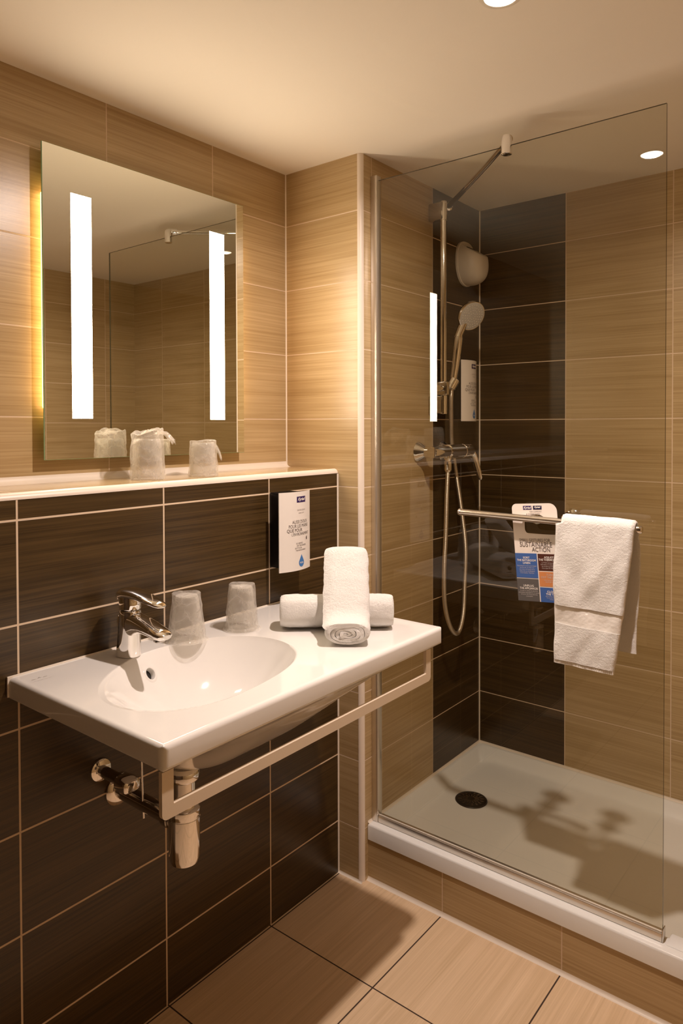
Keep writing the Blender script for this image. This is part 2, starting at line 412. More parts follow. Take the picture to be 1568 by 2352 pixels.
def bead(name, p0, p1, r, a, b, mat=m_silicone):
    """triangular-ish concave bead in an inner corner; a, b point out of the corner"""
    a, b = V(a), V(b); prof = [V((0, 0, 0)), a*r] + [a*(r*(1-math.sin(t))*1.0) + b*(r*(1-math.cos(t))) for t in [k*PI/2/5 for k in range(1, 5)]] + [b*r]
    vs, m = [], 7-0
    vs = [V(p0)+q for q in prof] + [V(p1)+q for q in prof]; m = len(prof)
    fs = [(i, (i+1) % m, m+(i+1) % m, m+i) for i in range(m)] + [tuple(range(m)), tuple(range(m, 2*m))]
    return struct(mesh_obj(name, vs, fs, mat, None, True, 40))
bead('trim_3', (0, YF, ZL), (0, 0, ZL), .017, (1, 0, 0), (0, 0, 1))
bead('trim_4', (XC, YT, 0), (XE, YT, 0), .009, (0, -1, 0), (0, 0, 1))
bead('trim_5', (XA, 0, 0), (XA, 0, ZL-.014), .0035, (1, 0, 0), (0, -1, 0))
bead('trim_6', (0, 0, ZL), (0, 0, ZC), .003, (1, 0, 0), (0, -1, 0))
bead('trim_7', (XC, YD, ZT), (XC, YD, ZC), .0035, (1, 0, 0), (0, -1, 0))
bead('trim_9', (XC, YT, ZT-.0005), (XC, YD, ZT-.0005), .007, (1, 0, 0), (0, 0, 1))
bead('trim_10', (XC, YD, ZT-.0005), (XE, YD, ZT-.0005), .007, (0, -1, 0), (0, 0, 1))
bead('trim_8', (XA, 0, 0), (XC, 0, 0), .006, (0, -1, 0), (0, 0, 1))

# ------------------------------------------------------------------ mirror with lit strips
MX = .030; MY0, MY1, MZ0, MZ1 = -.8165, -.2105, 1.2590, 1.9650
mir = thing('lit_mirror', 'frameless rectangular mirror with two vertical frosted light strips above the ledge', 'mirror', (0, (MY0+MY1)/2, MZ0))
bm = bmesh.new(); add_box(bm, (MX-.005, MY0, MZ0), (MX, MY1, MZ1), .0008, 1)
gl = bm_obj('mirror_glass', bm, [m_edge, m_mirror], mir, False)
for p in gl.data.polygons: p.material_index = 1 if p.normal.x > .95 else 0
st = [(-.7482, -.6965), (-.3366, -.2846)]
for y0, y1 in st: box('light_strip', (MX-.001, y0, 1.3525), (MX+.0006, y1, 1.8675), m_strip, gl)
box('backing_panel', (.003, MY0+.13, MZ0+.05), (MX-.006, MY1-.13, MZ1-.05), m_back, mir)
for y0, y1 in ((MY0+.0090, MY0+.05), (MY1-.05, MY1-.0090)):
    o = box('side_diffuser', (.0035, y0, 1.375), (MX-.0055, y1, 1.860), m_leak, mir, .003)

# ------------------------------------------------------------------ downlights
def downlight(x, y, energy, label, r=.030):
    t = thing('downlight', label, 'ceiling light', (x, y, ZC))
    lathe('trim_ring', (x, y, ZC), (0, 0, -1), [(r+.0005, 0), (r+.010, 0), (r+.010, .002), (r+.004, .004), (r+.0005, .003), (r+.0005, 0)], m_white, t, 48, False)
    lathe('lens', (x, y, ZC), (0, 0, -1), [(0, .0), (r, .0), (r, .001), (r*.6, .0025), (0, .003)], m_lens, t, 40, False)
    L = bpy.data.lights.new('downlight_lamp', 'AREA'); L.energy = energy; L.color = SPOT_COL; L.shape = 'DISK'; L.size = .046
    L.spread = math.radians(165)
    o = bpy.data.objects.new('downlight_lamp', L); COL.objects.link(o); o.parent = t; o.location = (0, 0, -.0045)
    return t
downlight(.940, -.430, SPOT_ENERGY, 'round recessed ceiling downlight outside the shower, cut by the top edge of the photo')

# ------------------------------------------------------------------ washbasin
ZB = .859
BX0, BX1, BY0, BY1 = XA+.0005, .6735, -.9900, -.1830
BC = V((.447, -.720, 0))
outl = [(.3992, -.9197), (.3386, -.868), (.3104, -.8115), (.2835, -.7142), (.2844, -.6387), (.3125, -.5755), (.3616, -.5285), (.425, -.4975), (.4779, -.5027),
        (.5286, -.5427), (.5674, -.5993), (.5921, -.6684), (.6058, -.7379), (.6037, -.7951), (.5837, -.8792), (.5586, -.9221), (.5193, -.9417), (.4635, -.9406)]
pol = sorted((math.atan2(y-BC.y, x-BC.x), math.hypot(x-BC.x, y-BC.y)) for x, y in outl)
K = 4; th = [a for a, _ in pol]; NP = 720
def rlin(t):
    t = (t+PI) % (2*PI)-PI; P = [(pol[-1][0]-2*PI, pol[-1][1])] + pol + [(pol[0][0]+2*PI, pol[0][1])]
    for (a, r), (b, s) in zip(P, P[1:]):
        if a <= t <= b: return r+(s-r)*(t-a)/(b-a)
fc = []
for k in range(K+1):
    c = sum(rlin(2*PI*i/NP)*math.cos(k*2*PI*i/NP) for i in range(NP))*2/NP
    s = sum(rlin(2*PI*i/NP)*math.sin(k*2*PI*i/NP) for i in range(NP))*2/NP
    fc.append((c, s))
def RB(t): return fc[0][0]/2 + sum(fc[k][0]*math.cos(k*t)+fc[k][1]*math.sin(k*t) for k in range(1, K+1))
BD = .125
def bowl_z(t, th_):
    soft = .5+.5*math.cos(th_-math.radians(-60))       # gentlest towards the front left
    p = 3.1-.9*soft
    z = -BD*(1-t**p)**(.95+.75*soft) if t < 1 else 0
    return ZB + z
def bowl_pt(x, y):
    t = math.atan2(y-BC.y, x-BC.x); return bowl_z(min(1, math.hypot(x-BC.x, y-BC.y)/RB(t)), t)
def rrect(x0, x1, y0, y1, r, n=10):
    P = []
    for cx, cy, a0 in ((x1-r, y0+r, -PI/2), (x1-r, y1-r, 0), (x0+.002, y1-.002, PI/2), (x0+.002, y0+.002, PI)):
        rr = r if cx > .3 else .002
        for k in range(n+1):
            a = a0+PI/2*k/n; P.append((cx+rr*math.cos(a), cy+rr*math.sin(a)))
    out = []
    for (a, b), (c, d) in zip(P, P[1:]+P[:1]):
        L = math.hypot(c-a, d-b); m = max(1, int(L/.010)); out += [(a+(c-a)*i/m, b+(d-b)*i/m) for i in range(m)]
    return out
rim = rrect(BX0, BX1, BY0, BY1, .013); NR = len(rim)
bm = bmesh.new(); rings = []
TH = [math.atan2(y-BC.y, x-BC.x) for x, y in rim]
for t in [.06+.94*(k/34)**.72 for k in range(34)] + [.992, 1.0]:
    ring = []
    for a in TH:
        r = RB(a)*t; z = bowl_z(t, a)
        if t > .97: z = min(z, ZB) - .0012*(1-(t-.97)/.03)
        ring.append(bm.verts.new((BC.x+r*math.cos(a), BC.y+r*math.sin(a), z)))
    rings.append(ring)
for s in (.02, .06, .15, .3, .5, .7, .85, .95):
    ring = []
    for (x, y), a in zip(rim, TH):
        r0 = RB(a); bx, by = BC.x+r0*math.cos(a), BC.y+r0*math.sin(a)
        q = .009; ex = min(max(x, BX0+.001), BX1-q); ey = min(max(y, BY0+q), BY1-q)
        ring.append(bm.verts.new((bx+(ex-bx)*s, by+(ey-by)*s, ZB+.0008*s)))
    rings.append(ring)
def inset(q, z, extra=0):
    return [bm.verts.new((min(max(x, BX0+extra*.02), BX1-q), min(max(y, BY0+q), BY1-q), z)) for x, y in rim]
ZR = .8195
for k in range(7):
    a = PI/2*k/6; rings.append(inset(.009*(1-math.sin(a)), ZB+.0008-.009*(1-math.cos(a))))
for k in range(5):
    a = PI/2*k/4; rings.append(inset(.006*(1-math.cos(a)), ZR+.006*(1-math.sin(a))))
# underside
UC = V((.40, -.66, 0))
for s in [k/26 for k in range(1, 27)]:
    ring = []
    for x, y in rim:
        ex = min(max(x, BX0), BX1-.006); ey = min(max(y, BY0+.006), BY1-.006)
        px, py = ex+(UC.x-ex)*s*.985, ey+(UC.y-ey)*s*.985
        # distance from the front, left and right edges, deep body set back from them
        dx = (BX1-px)/.21; dl = (py-BY0)/.26; dr = (BY1-py)/.42
        sm = lambda t: (lambda u: u*u*(3-2*u))(min(1, max(0, t)))
        f = (sm(dx)*sm(dl)*sm(dr))**.62
        ring.append(bm.verts.new((px, py, ZR-.003*min(1, s*6)-.137*f)))
    rings.append(ring)
for a, b in zip(rings, rings[1:]):
    for k in range(NR): bm.faces.new((a[k], a[(k+1) % NR], b[(k+1) % NR], b[k]))
bm.faces.new(rings[0]); bm.faces.new(rings[-1])
bas = thing('washbasin', 'white ceramic washbasin with wide flat rim fixed to the dark tiled wall', 'washbasin', (XA, -.59, ZB-.17))
def hit(u, v):
    d = CAM_ROT @ V(((u-784)/1631.489, -(v-1009.03)/1631.489, -1)); d.normalize(); t = .8
    while t < 3:
        p = CAM_POS+d*t
        if p.z < bowl_pt(p.x, p.y) and p.z < ZB+.001: return p
        t += .001
OV = V((.345, -.770, 0)); OV = hit(345, 1548)
nx = V((bowl_pt(OV.x-.004, OV.y)-bowl_pt(OV.x+.004, OV.y), bowl_pt(OV.x, OV.y-.004)-bowl_pt(OV.x, OV.y+.004), .008)).normalized()
dele = [f for f in bm.faces if (f.calc_center_median()-OV).length < .0155 and f.calc_center_median().z > .70]
bmesh.ops.delete(bm, geom=dele, context='FACES')
bm_obj('basin_body', bm, m_porc, bas, True, 60)
ov_ = lathe('overflow_rim', OV-nx*.001, nx, [(.0118, -.012), (.0118, .0012), (.0126, .0026), (.0142, .0032), (.0180, .0020), (.0215, -.0003), (.0215, -.004)], m_porc, bas, 40, False)
lathe('overflow_hole', OV-nx*.001, nx, [(0, -.009), (.0119, -.009), (.0119, -.012)], m_hole_shade, ov_, 32, False)  # black disc paints the shade down the overflow
bead_o = box('silicone_joint', (XA+.0002, BY0-.003, ZB-.036), (XA+.0045, BY1+.003, ZB+.0035), m_silicone, bas, .0015)
# maker's mark printed on the left rim
def rimfn(a, b): return V((.262+b*-1+.0, -.955+a, ZB+.0014))
lettering('maker_mark', [('~ ^ ~', 0, .004, .012, 1.2, .2, 0), ('~~~~~', 0, -.006, .006, 2.2, .2, 0)], rimfn, m_inkl, bas)
bpy.data.objects['maker_mark'].name = 'printed_mark'

# towel rail under the basin front
def ring_strip(path, w):
    """flat bar: path in (y, z), bar width w inwards, returns outer and inner lists"""
    return path
rx0, rx1 = .6575, .6650
ty0, ty1, tz0, tz1 = -.9850, -.2255, .7420, .8160
def rr2(y0, y1, z0, r):
    P = [(y0, tz1)]
    for k in range(9): a = PI+PI/2*k/8; P.append((y0+r+r*math.cos(a), z0+r+r*math.sin(a)))
    for k in range(9): a = -PI/2+PI/2*k/8; P.append((y1-r+r*math.cos(a), z0+r+r*math.sin(a)))
    P.append((y1, tz1)); return P
oo, ii = rr2(ty0, ty1, tz0, .010), rr2(ty0+.0215, ty1-.0195, tz0+.0200, .0015)
n = len(oo); vs = [(x, *p) for x in (rx0, rx1) for L in (oo, ii) for p in L]; fs = []
for i in range(n-1):
    a, b, c, d = i, i+1, n+i+1, n+i
    fs += [(a, b, c, d), (2*n+a, 2*n+b, 2*n+c, 2*n+d), (a, b, 2*n+b, 2*n+a), (d, c, 2*n+c, 2*n+d)]
fs += [(0, n, 3*n, 2*n), (n-1, 2*n-1, 4*n-1, 3*n-1)]
tag(mesh_obj('towel_rail', vs, fs, m_rail, None, False), 'flat cream U-shaped towel rail hanging under the front edge of the washbasin', 'towel rail')

# ------------------------------------------------------------------ basin mixer tap
FX, FY = .267, -.767
tap = thing('basin_tap', 'chrome single-lever tap standing on the rear left of the washbasin', 'tap', (FX, FY, ZB+.001))
zb = ZB+.001
loft('body', [((FX+dx, FY, zb+z), a, b) for z, a, b, dx in ((0, .0240, .0270, .000), (.003, .0245, .0275, .000), (.03, .0228, .0255, .002), (.06, .0222, .0240, .005), (.085, .0222, .0232, .007), (.092, .0215, .0225, .007), (.095, .0195, .0205, .007))], m_chrome, tap, 48, up=(1, 0, 0))
sp_ = loft('spout', [((FX+dx, FY, zb+z), a, b) for dx, z, a, b in ((-.010, .058, .0190, .028), (.012, .0655, .0200, .0265), (.035, .0705, .0200, .0205), (.06, .0700, .0205, .0150), (.09, .0655, .0210, .0118), (.111, .0612, .0205, .0100), (.1215, .0590, .0175, .0082), (.1265, .0580, .0100, .0050))], m_chrome, tap, 40, p=2.6)
lathe('aerator', (FX+.103, FY, zb+.0545), (.12, 0, -1), [(.0115, 0), (.0118, .007), (.0100, .009), (.0, .009)], m_dkchrome, sp_, 32)
loft('cartridge_cap', [((FX+dx, FY, zb+z), a, b) for z, a, b, dx in ((.096, .0195, .0205, .007), (.098, .0222, .0228, .007), (.110, .0222, .0226, .006), (.120, .0210, .0215, .005), (.125, .0190, .0195, .004))], m_chrome, tap, 40, up=(1, 0, 0))
loft('lever', [((FX+dx, FY, zb+z), a, b) for dx, z, a, b in ((-.0225, .1185, .010, .005), (-.0195, .1205, .0165, .0105), (-.008, .1265, .0222, .0120), (.010, .1300, .0232, .0105), (.035, .1300, .0215, .0092), (.060, .1270, .0195, .0074), (.085, .1225, .0175, .0060), (.104, .1190, .0150, .0048), (.112, .1168, .0105, .0030), (.1155, .1160, .004, .0015))], m_chrome, tap, 36, p=2.5)
lathe('temperature_dot', (FX+.0235, FY-.0, zb+.036), (1, 0, .1), [(0, .002), (.005, .0018), (.006, 0)], m_dkchrome, tap, 24)

# ------------------------------------------------------------------ waste trap, stop valve, rod below the basin
TX, TY = .445, -.768
trap = thing('bottle_trap', 'chrome bottle trap with waste pipe under the washbasin', 'drain trap', (TX, TY, .494))
lathe('drain_collar', (TX, TY, .6835), (0, 0, -1), [(.0, 0), (.031, 0), (.031, .006), (.027, .012), (0, .012)], m_white, trap)
lathe('union_nut', (TX, TY, .674), (0, 0, -1), [(0, 0), (.0285, 0), (.0295, .002), (.0295, .015), (.0275, .018), (0, .018)], m_chrome, trap)
lathe('tailpiece', (TX, TY, .658), (0, 0, -1), [(0, 0), (.0215, 0), (.0215, .056), (0, .056)], m_chrome, trap)
lathe('bottle', (TX, TY, .603), (0, 0, -1), [(0, 0), (.026, 0), (.0305, .003), (.0305, .016), (.0298, .017), (.0298, .019), (.0308, .020), (.0295, .096), (.0265, .106), (.020, .109), (0, .109)], m_chrome, trap)
pw = V((XA+.001, -.752, .553)); pe = V((TX-.012, TY+.001, .566))
tube('waste_pipe', [pe, pe+(pw-pe)*.3, pe+(pw-pe)*.7, pw], .0165, m_dkchrome, trap, 28)
lathe('pipe_nut', pe+(pw-pe)*.10, pw-pe, [(.0165, 0), (.0205, .002), (.0205, .020), (.0165, .022)], m_dkchrome, trap, 28)
lathe('wall_flange', (XA+.0005, -.752, .553), (1, 0, 0), [(0, 0), (.034, 0), (.0335, .004), (.028, .009), (.018, .012), (0, .012)], m_chrome, trap)
val = thing('stop_valve', 'small chrome angle stop valve on the wall behind the bottle trap', 'valve', (XA, -.797, .610))
lathe('wall_rosette', (XA+.0005, -.797, .612), (1, 0, 0), [(0, 0), (.024, 0), (.023, .004), (.014, .008), (0, .008)], m_chrome, val)
tube('valve_body', [(XA+.004, -.797, .612), (XA+.075, -.797, .612)], .0115, m_dkchrome, val, 24)
loft('handle', [((XA+x, -.797, .612), a, b) for x, a, b in ((.072, .012, .010), (.078, .019, .0145), (.098, .021, .0155), (.112, .019, .014), (.116, .014, .010))], m_chrome, val, 32, p=3)
val2 = tube('drain_rod', [(.315, -.772, .720), (.315, -.771, .62), (.317, -.769, .535)], .0024, m_chrome, None, 10)
tag(val2, 'thin vertical chrome rod hanging under the washbasin beside the waste pipe', 'rod')

# ------------------------------------------------------------------ wrapped cups
def cup(x, y, z, h, r0, r1, seed, label, tail=0, puff=0.0, wrap_h=None, flare=.0):
    t = thing('wrapped_cup', label, 'cup', (x, y, z), 'cups in clear film')
    w = .0012
    prof = [(r0, 0), (r0+.0012, .001), (r0+.0012, .004), (r0-.0004, .005)] + [(r0+(r1-r0)*k/8, .005+(h-.010)*k/8) for k in range(1, 9)] + [(r1-.003, h-.001), (0, h-.001), (0, h-.001-w), (r1-.004, h-.001-w)] + [(r1-w+(r0-r1)*k/8, h-.006-(h-.010)*k/8) for k in range(0, 9)] + [(r0-w, 0), (r0, 0)]
    lathe('cup', (x, y, z), (0, 0, 1), prof, m_cup, t, 48, False)
    H = wrap_h or h+.004; n, m = 96, 56; vs, fs = [], []
    for j in range(m+1):
        v = j/m
        if v < .74:
            q = v/.74; zz = H*q; rr = (r0+.004)+(r1+.0035-r0-.004)*q + puff*math.sin(PI*q)**1.0
            if q < .07: rr += flare*(1-q/.07)**1.5
        else:
            q = (v-.74)/.26; zz = H; rr = (r1+.0035)*(1-q)
        for i in range(n):
            a = 2*PI*i/n
            P = V((math.cos(a)*rr*26+seed*7, math.sin(a)*rr*26, zz*24))
            rdg = (1-abs(noise.noise(P*1.1)))**2-.55; r2 = abs(noise.noise(P*2.3+V((5, 5, 5))))
            am0 = .0038 if wrap_h else .0024
            amp = am0 if v < .74 else am0*(1-q)
            kz = min(1, zz/.012)
            R = rr + amp*kz*(rdg*1.15 - r2*.45)
            ztop = 0
            if zz > H*.8:
                kk = (zz/H-.8)/.2
                ztop = kk*(.013*noise.noise(P*.8+V((seed, 9, 2))) + .003*noise.noise(P*2.6) + (wrap_h is not None)*.010*abs(noise.noise(V((math.cos(a)*1.6+seed, math.sin(a)*1.6, rr*40)))))
            if not wrap_h: ztop = ztop*.28
            vs.append(V((x+R*math.cos(a), y+R*math.sin(a), z+.0006+zz+ztop*min(1, kz))))
    for j in range(m):
        for i in range(n): fs.append((j*n+i, j*n+(i+1) % n, (j+1)*n+(i+1) % n, (j+1)*n+i))
    mesh_obj('film_wrap', vs, fs, m_film, t, True, 50)
    if tail:
        # loose twisted end of the film sticking out to the side
        vs, fs = [], []; a0 = math.radians(tail[0]); dx, dy = math.cos(a0), math.sin(a0); N, M = 22, 12
        for i in range(N+1):
            s = i/N
            for j in range(M+1):
                c = (j/M-.5)*2
                wd = tail[2]*(.45+.75*s)*(1-.25*max(0, s-.85)/.15)
                px = r1*.55+tail[1]*s; pz = z+tail[3]+.006*math.sin(s*PI)-tail[4]*s*s + .0045*math.sin(j*1.9+seed)*(.3+s) + .003*noise.noise(V((s*4, c*3, seed)))
                vs.append((x+dx*px-dy*c*wd, y+dy*px+dx*c*wd, pz-abs(c)*.006))
        for i in range(N):
            for j in range(M): fs.append((i*(M+1)+j, i*(M+1)+j+1, (i+1)*(M+1)+j+1, (i+1)*(M+1)+j))
        mesh_obj('film_tail', vs, fs, m_film, t, True, 40)
    return t
cup(.283, -.628, ZB+.002, .100, .0375, .0270, 1.3, 'film-wrapped upturned clear cup on the washbasin right beside the tap', flare=.006)
cup(.312, -.490, ZB+.002, .099, .0345, .0270, 4.1, 'film-wrapped upturned clear cup on the washbasin between the tap-side cup and the rolled towels', flare=.006)
cup(.106, -.600, ZL+.0005, .098, .0365, .0330, 7.7, 'tallest film-wrapped clear cup with crumpled top on the ledge, left of the two there', tail=(38, .046, .021, .112, .020), wrap_h=.112)
cup(.124, -.443, ZL+.0005, .086, .0345, .0290, 2.9, 'shorter film-wrapped clear cup on the ledge under the right light strip', tail=(42, .030, .012, .082, .034))

# ------------------------------------------------------------------ rolled towels
def rolled(name, label, c0, c1, rw, rh, upv, turns, th_, seed, sag=0.0, flat=True, inner=.25, phase=.62, bend=None):
    """spiral of thick cloth swept from c0 to c1; rw, rh are half width and half height"""
    t = thing(name, label, 'towel', c0, 'white rolled hand towels')
    c0, c1 = V(c0), V(c1); ax = (c1-c0).normalized(); side = V(upv).cross(ax).normalized(); up = ax.cross(side).normalized()
    L = (c1-c0).length
    cv = []
    if bend:      # bend: (flat direction, start angle, end angle, from, to)
        hd = V(bend[0]).normalized(); p_ = c0.copy(); K_ = 240
        for k in range(K_+1):
            l = L*k/K_; q = min(1, max(0, (l-bend[3])/(bend[4]-bend[3]))); q = q*q*(3-2*q)
            ph = math.radians(bend[1]+(bend[2]-bend[1])*q); d_ = hd*math.cos(ph)+V((0, 0, 1))*math.sin(ph)
            cv.append((p_.copy(), d_)); p_ = p_+d_*(L/K_)
    def spine(l):
        if not cv: return c0+ax*l, up
        k = min(len(cv)-1, max(0, int(round(l/L*240)))); p_, d_ = cv[k]; return p_+d_*(l-L*k/240), d_.cross(side).normalized()
    NT, NL = int(turns*56), 46; vs, fs = [], []
    def pt(th, l, off):
        f = th/(turns*2*PI)                       # 0 outer .. 1 inner
        rr = 1-(1-inner)*f
        wob = .045*noise.noise(V((math.cos(th)*1.3, math.sin(th)*1.3, seed+f*4)))
        a, b = (rw)*(rr+wob)-off*1.65, (rh)*(rr+wob)-off*.85
        p = 2.5; ct, sn = math.cos(th+PI*phase), math.sin(th+PI*phase)
        X = a*math.copysign(abs(ct)**(2/p), ct); Y = b*math.copysign(abs(sn)**(2/p), sn)
        Y -= sag*(1-(X/rw)**2)*.0
        s = l/L
        edge = min(1, min(l, L-l)/.018); rnd = 1-.10*(1-edge)**2
        nn = .0016*noise.noise(V((X*60, Y*60, l*45+seed))) + .0009*noise.noise(V((X*190, Y*190, l*190)))
        k = 1+nn/max(rw, .01)*1.1
        P, u_ = spine(l + (.004*noise.noise(V((th*.35, seed, 1)))*(1 if s > .5 else -1)*(1-edge)))
        return P+side*(X*rnd*k)+u_*(Y*rnd*k)
    for surf in (0, 1):
        for i in range(NT+1):
            th = i/NT*turns*2*PI
            for j in range(NL+1): vs.append(pt(th, L*j/NL, th_*surf))
    M = NL+1; S = (NT+1)*M
    for s in (0, 1):
        for i in range(NT):
            for j in range(NL): fs.append((s*S+i*M+j, s*S+i*M+j+1, s*S+(i+1)*M+j+1, s*S+(i+1)*M+j))
    for i in range(NT):
        fs += [(i*M, (i+1)*M, S+(i+1)*M, S+i*M), (i*M+NL, (i+1)*M+NL, S+(i+1)*M+NL, S+i*M+NL)]
    for j in range(NL): fs += [(j, j+1, S+j+1, S+j), (NT*M+j, NT*M+j+1, S+NT*M+j+1, S+NT*M+j)]
    mesh_obj('towel_roll', vs, fs, m_terry, t, True, 70)
    return t, side, up, ax
D1 = V((.206, .171, 0)).normalized()
a0 = V((.3780, -.4260, ZB+.0420)); a1 = a0+D1*.262
tb, sd, upb, axb = rolled('rolled_towel', 'white rolled towel lying flat on the washbasin, underneath the other', a0, a1, .045, .0415, (0, 0, 1), 4.2, .0065, 3.0)
# front roll leans on the first
H = V((-.62, .785, 0)).normalized(); tilt = math.radians(38)
axf = H*math.cos(tilt)+V((0, 0, 1))*math.sin(tilt)
f0 = V((.5935, -.4495, ZB+.0285)); f1 = f0+axf*.233
tf, sf, upf, _ = rolled('rolled_towel', 'white rolled towel leaning on top with its spiral end facing the room', f0, f1, .0560, .0272, (0, 0, 1), 5.3, .0052, 8.0, inner=.06, phase=.12, bend=(H, 3, 53, .008, .092))

# ------------------------------------------------------------------ wall soap dispensers
def dispenser(y0, y1, z0, z1, xw, d, label, body, txt=True):
    t = thing('soap_dispenser', label, 'soap dispenser', (xw, (y0+y1)/2, z0), 'slim wall soap dispensers')
    yc = (y0+y1)/2; hw = (y1-y0)/2
    box('housing', (xw+.0006, yc-hw*body[0], z0+.006), (xw+d-.001, yc+hw*body[1], z1-.003), m_black, t, .003)
    def fn(a, b, lift=0):          # a across (towards +y), b up from z0
        return V((xw+d+.013*(1-(a/hw)**2)+lift, yc+a, z0+b))
    n = 16; H = z1-z0; vs, fs = [], []
    for k in range(n+1):
        a = -hw+2*hw*k/n
        for b in (0, H):
            vs += [fn(a, b, 0), fn(a, b, -.0022)]
    for k in range(n):
        i = 4*k; fs += [(i, i+2, i+6, i+4), (i+1, i+5, i+7, i+3), (i, i+4, i+5, i+1), (i+2, i+3, i+7, i+6)]
    fs += [(0, 1, 3, 2), (4*n, 4*n+2, 4*n+3, 4*n+1)]
    fp = mesh_obj('front_plate', vs, fs, m_plate, t, True, 40)
    lw = .018
    def arc(pts): return pts
    patch('logo_panel', [(.012+a, b) for a, b in ((-lw, H-.028), (-lw*.33, H-.028), (lw*.33, H-.028), (lw, H-.028), (lw, H-.0125), (lw*.33, H-.0125), (-lw*.33, H-.0125), (-lw, H-.0125))], lambda a, b, l=0: fn(a, b, l+.0002), m_purple, fp)
    f5 = lambda a, b: fn(a, b, .0008)
    lettering('logo_lettering', [('Kyriad', .0115, H-.0230, .0110, .95, .35, .0003)], f5, m_inkw, fp)
    f4 = lambda a, b: fn(a, b, .0004)
    lettering('grey_lettering', [('SAVON DOUX', .012, H-.0500, .0060, .85, 0, 0), ('HAND SOAP', .012, H-.0575, .0048, .85, 0, 0)], f4, m_inkl, fp)
    c = H*.53
    lettering('printed_lettering', [('AUSSI DOUX', .008, c+.0145, .0125, .84, 0, 0), ('POUR LES MAINS', .004, c+.0035, .0125, .80, 0, 0), ('QUE POUR', -.012, c-.0075, .0125, .88, 0, .0001), ("L'ENVIRONNEMENT", .010, c-.0175, .0110, .70, 0, 0),
        ], f4, m_ink, fp)
    lettering('english_lettering', [('AS GENTLE', .004, H*.335, .0062, .85, 0, 0), ('ON THE HANDS', .012, H*.335-.0062, .0062, .85, 0, 0), ('AS IT IS ON', .000, H*.335-.0124, .0062, .85, 0, 0), ('THE ENVIRONMENT', .010, H*.335-.0182, .0055, .82, 0, 0)], f4, m_ink, fp)
    # small leaf mark beside the text
    patch('eco_mark', [(hw*.62+.0035*math.cos(q), c-.0275+.0048*math.sin(q)) for q in [k*PI/10 for k in range(4, 18)]], lambda a, b, l=0: fn(a, b, l+.0003), m_ink, fp)
    R = .0108; cy = .0195; pts = []
    for k in range(25):
        q = math.radians(-215+250*k/24+0); pts.append((.012+R*math.cos(q), cy+R*math.sin(q)))
    pts.append((.012, cy+R*2.0))
    patch('drop_mark', pts, lambda a, b, l=0: fn(a, b, l+.0002), m_drop, fp)
    lettering('drop_lettering', [('PUSH', .012, cy-.0022, .0062, 1.0, 0, .0001)], f5, m_inkw, fp)
    return t
dispenser(-.3115, -.1925, .9540, 1.1610, XA, .058, 'white-fronted soap dispenser with blue drop on the dark wall above the washbasin', (.62, .72))
dispenser(.4965, .6020, 1.3500, 1.5580, XC, .050, 'white-fronted soap dispenser with blue drop inside the shower corner', (.62, .72))

# ------------------------------------------------------------------ shower tray and drain
tray = thing('shower_tray', 'low white rectangular shower tray with rounded inner corners behind the glass', 'shower tray', (XC, YT, .1))
bm = bmesh.new(); x0, x1, y0, y1 = XC+.0005, XE-.0005, YT-.004, YD-.0005
def rr(x0, x1, y0, y1, r, n=8):
    P = []
    for cx, cy, a0 in ((x1-r, y0+r, -PI/2), (x1-r, y1-r, 0), (x0+r, y1-r, PI/2), (x0+r, y0+r, PI)):
        for k in range(n+1): a = a0+PI/2*k/n; P.append((cx+r*math.cos(a), cy+r*math.sin(a)))
    return P
ZF = .128
specs = [(0, .004, .1199), (0, .004, ZT-.006), (.0015, .004, ZT-.002), (.005, .005, ZT), (.012, .020, ZT), (.0155, .030, ZT-.0015), (.042, .052, ZF+.007), (.046, .055, ZF+.003), (.052, .058, ZF+.0005), (.070, .06, ZF), (.2, .05, ZF-.004)]
prev = None
for q, r, z in specs:
    fr = q+(.038 if q > .011 else 0)
    ring = [bm.verts.new((x, y, z)) for x, y in rr(x0+q, x1-q, y0+fr, y1-q, max(r, .001))]
    if prev:
        for k in range(len(ring)): bm.faces.new((prev[k], prev[(k+1) % len(ring)], ring[(k+1) % len(ring)], ring[k]))
    prev = ring
bm.faces.new(prev)
bm_obj('tray_body', bm, m_tray, tray, True, 50)
box('raised_step', (1.112, YT+.018, ZT-.010), (1.30, YT+.066, ZT+.0025), m_tray, tray, .004)
DX, DY, DZ = .4335, .3985, ZF-.0005
dc_ = lathe('drain_cover', (DX, DY, DZ-.002), (0, 0, 1), [(0, .004), (.030, .0045), (.043, .0045), (.050, .003), (.0525, .0)], m_drain, tray, 56)
bm = bmesh.new()
for k in range(16):
    a = 2*PI*k/16
    for ra, rb, w in ((.012, .026, .0022), (.029, .041, .0030)):
        da = PI/16 if ra > .02 else 0
        c, s = math.cos(a+da), math.sin(a+da); q = []
        for r, e_ in ((ra, -w*.6), (rb, -w), (rb, w), (ra, w*.6)): q.append((DX+c*r-s*e_, DY+s*r+c*e_))
        lo = [bm.verts.new((x, y, DZ+.0020)) for x, y in q]; hi = [bm.verts.new((x, y, DZ+.0029)) for x, y in q]
        bm.faces.new(hi); bm.faces.new(lo[::-1])
        for i in range(4): bm.faces.new((lo[i], lo[(i+1) % 4], hi[(i+1) % 4], hi[i]))
bm_obj('drain_slots', bm, m_brushed, dc_, False)

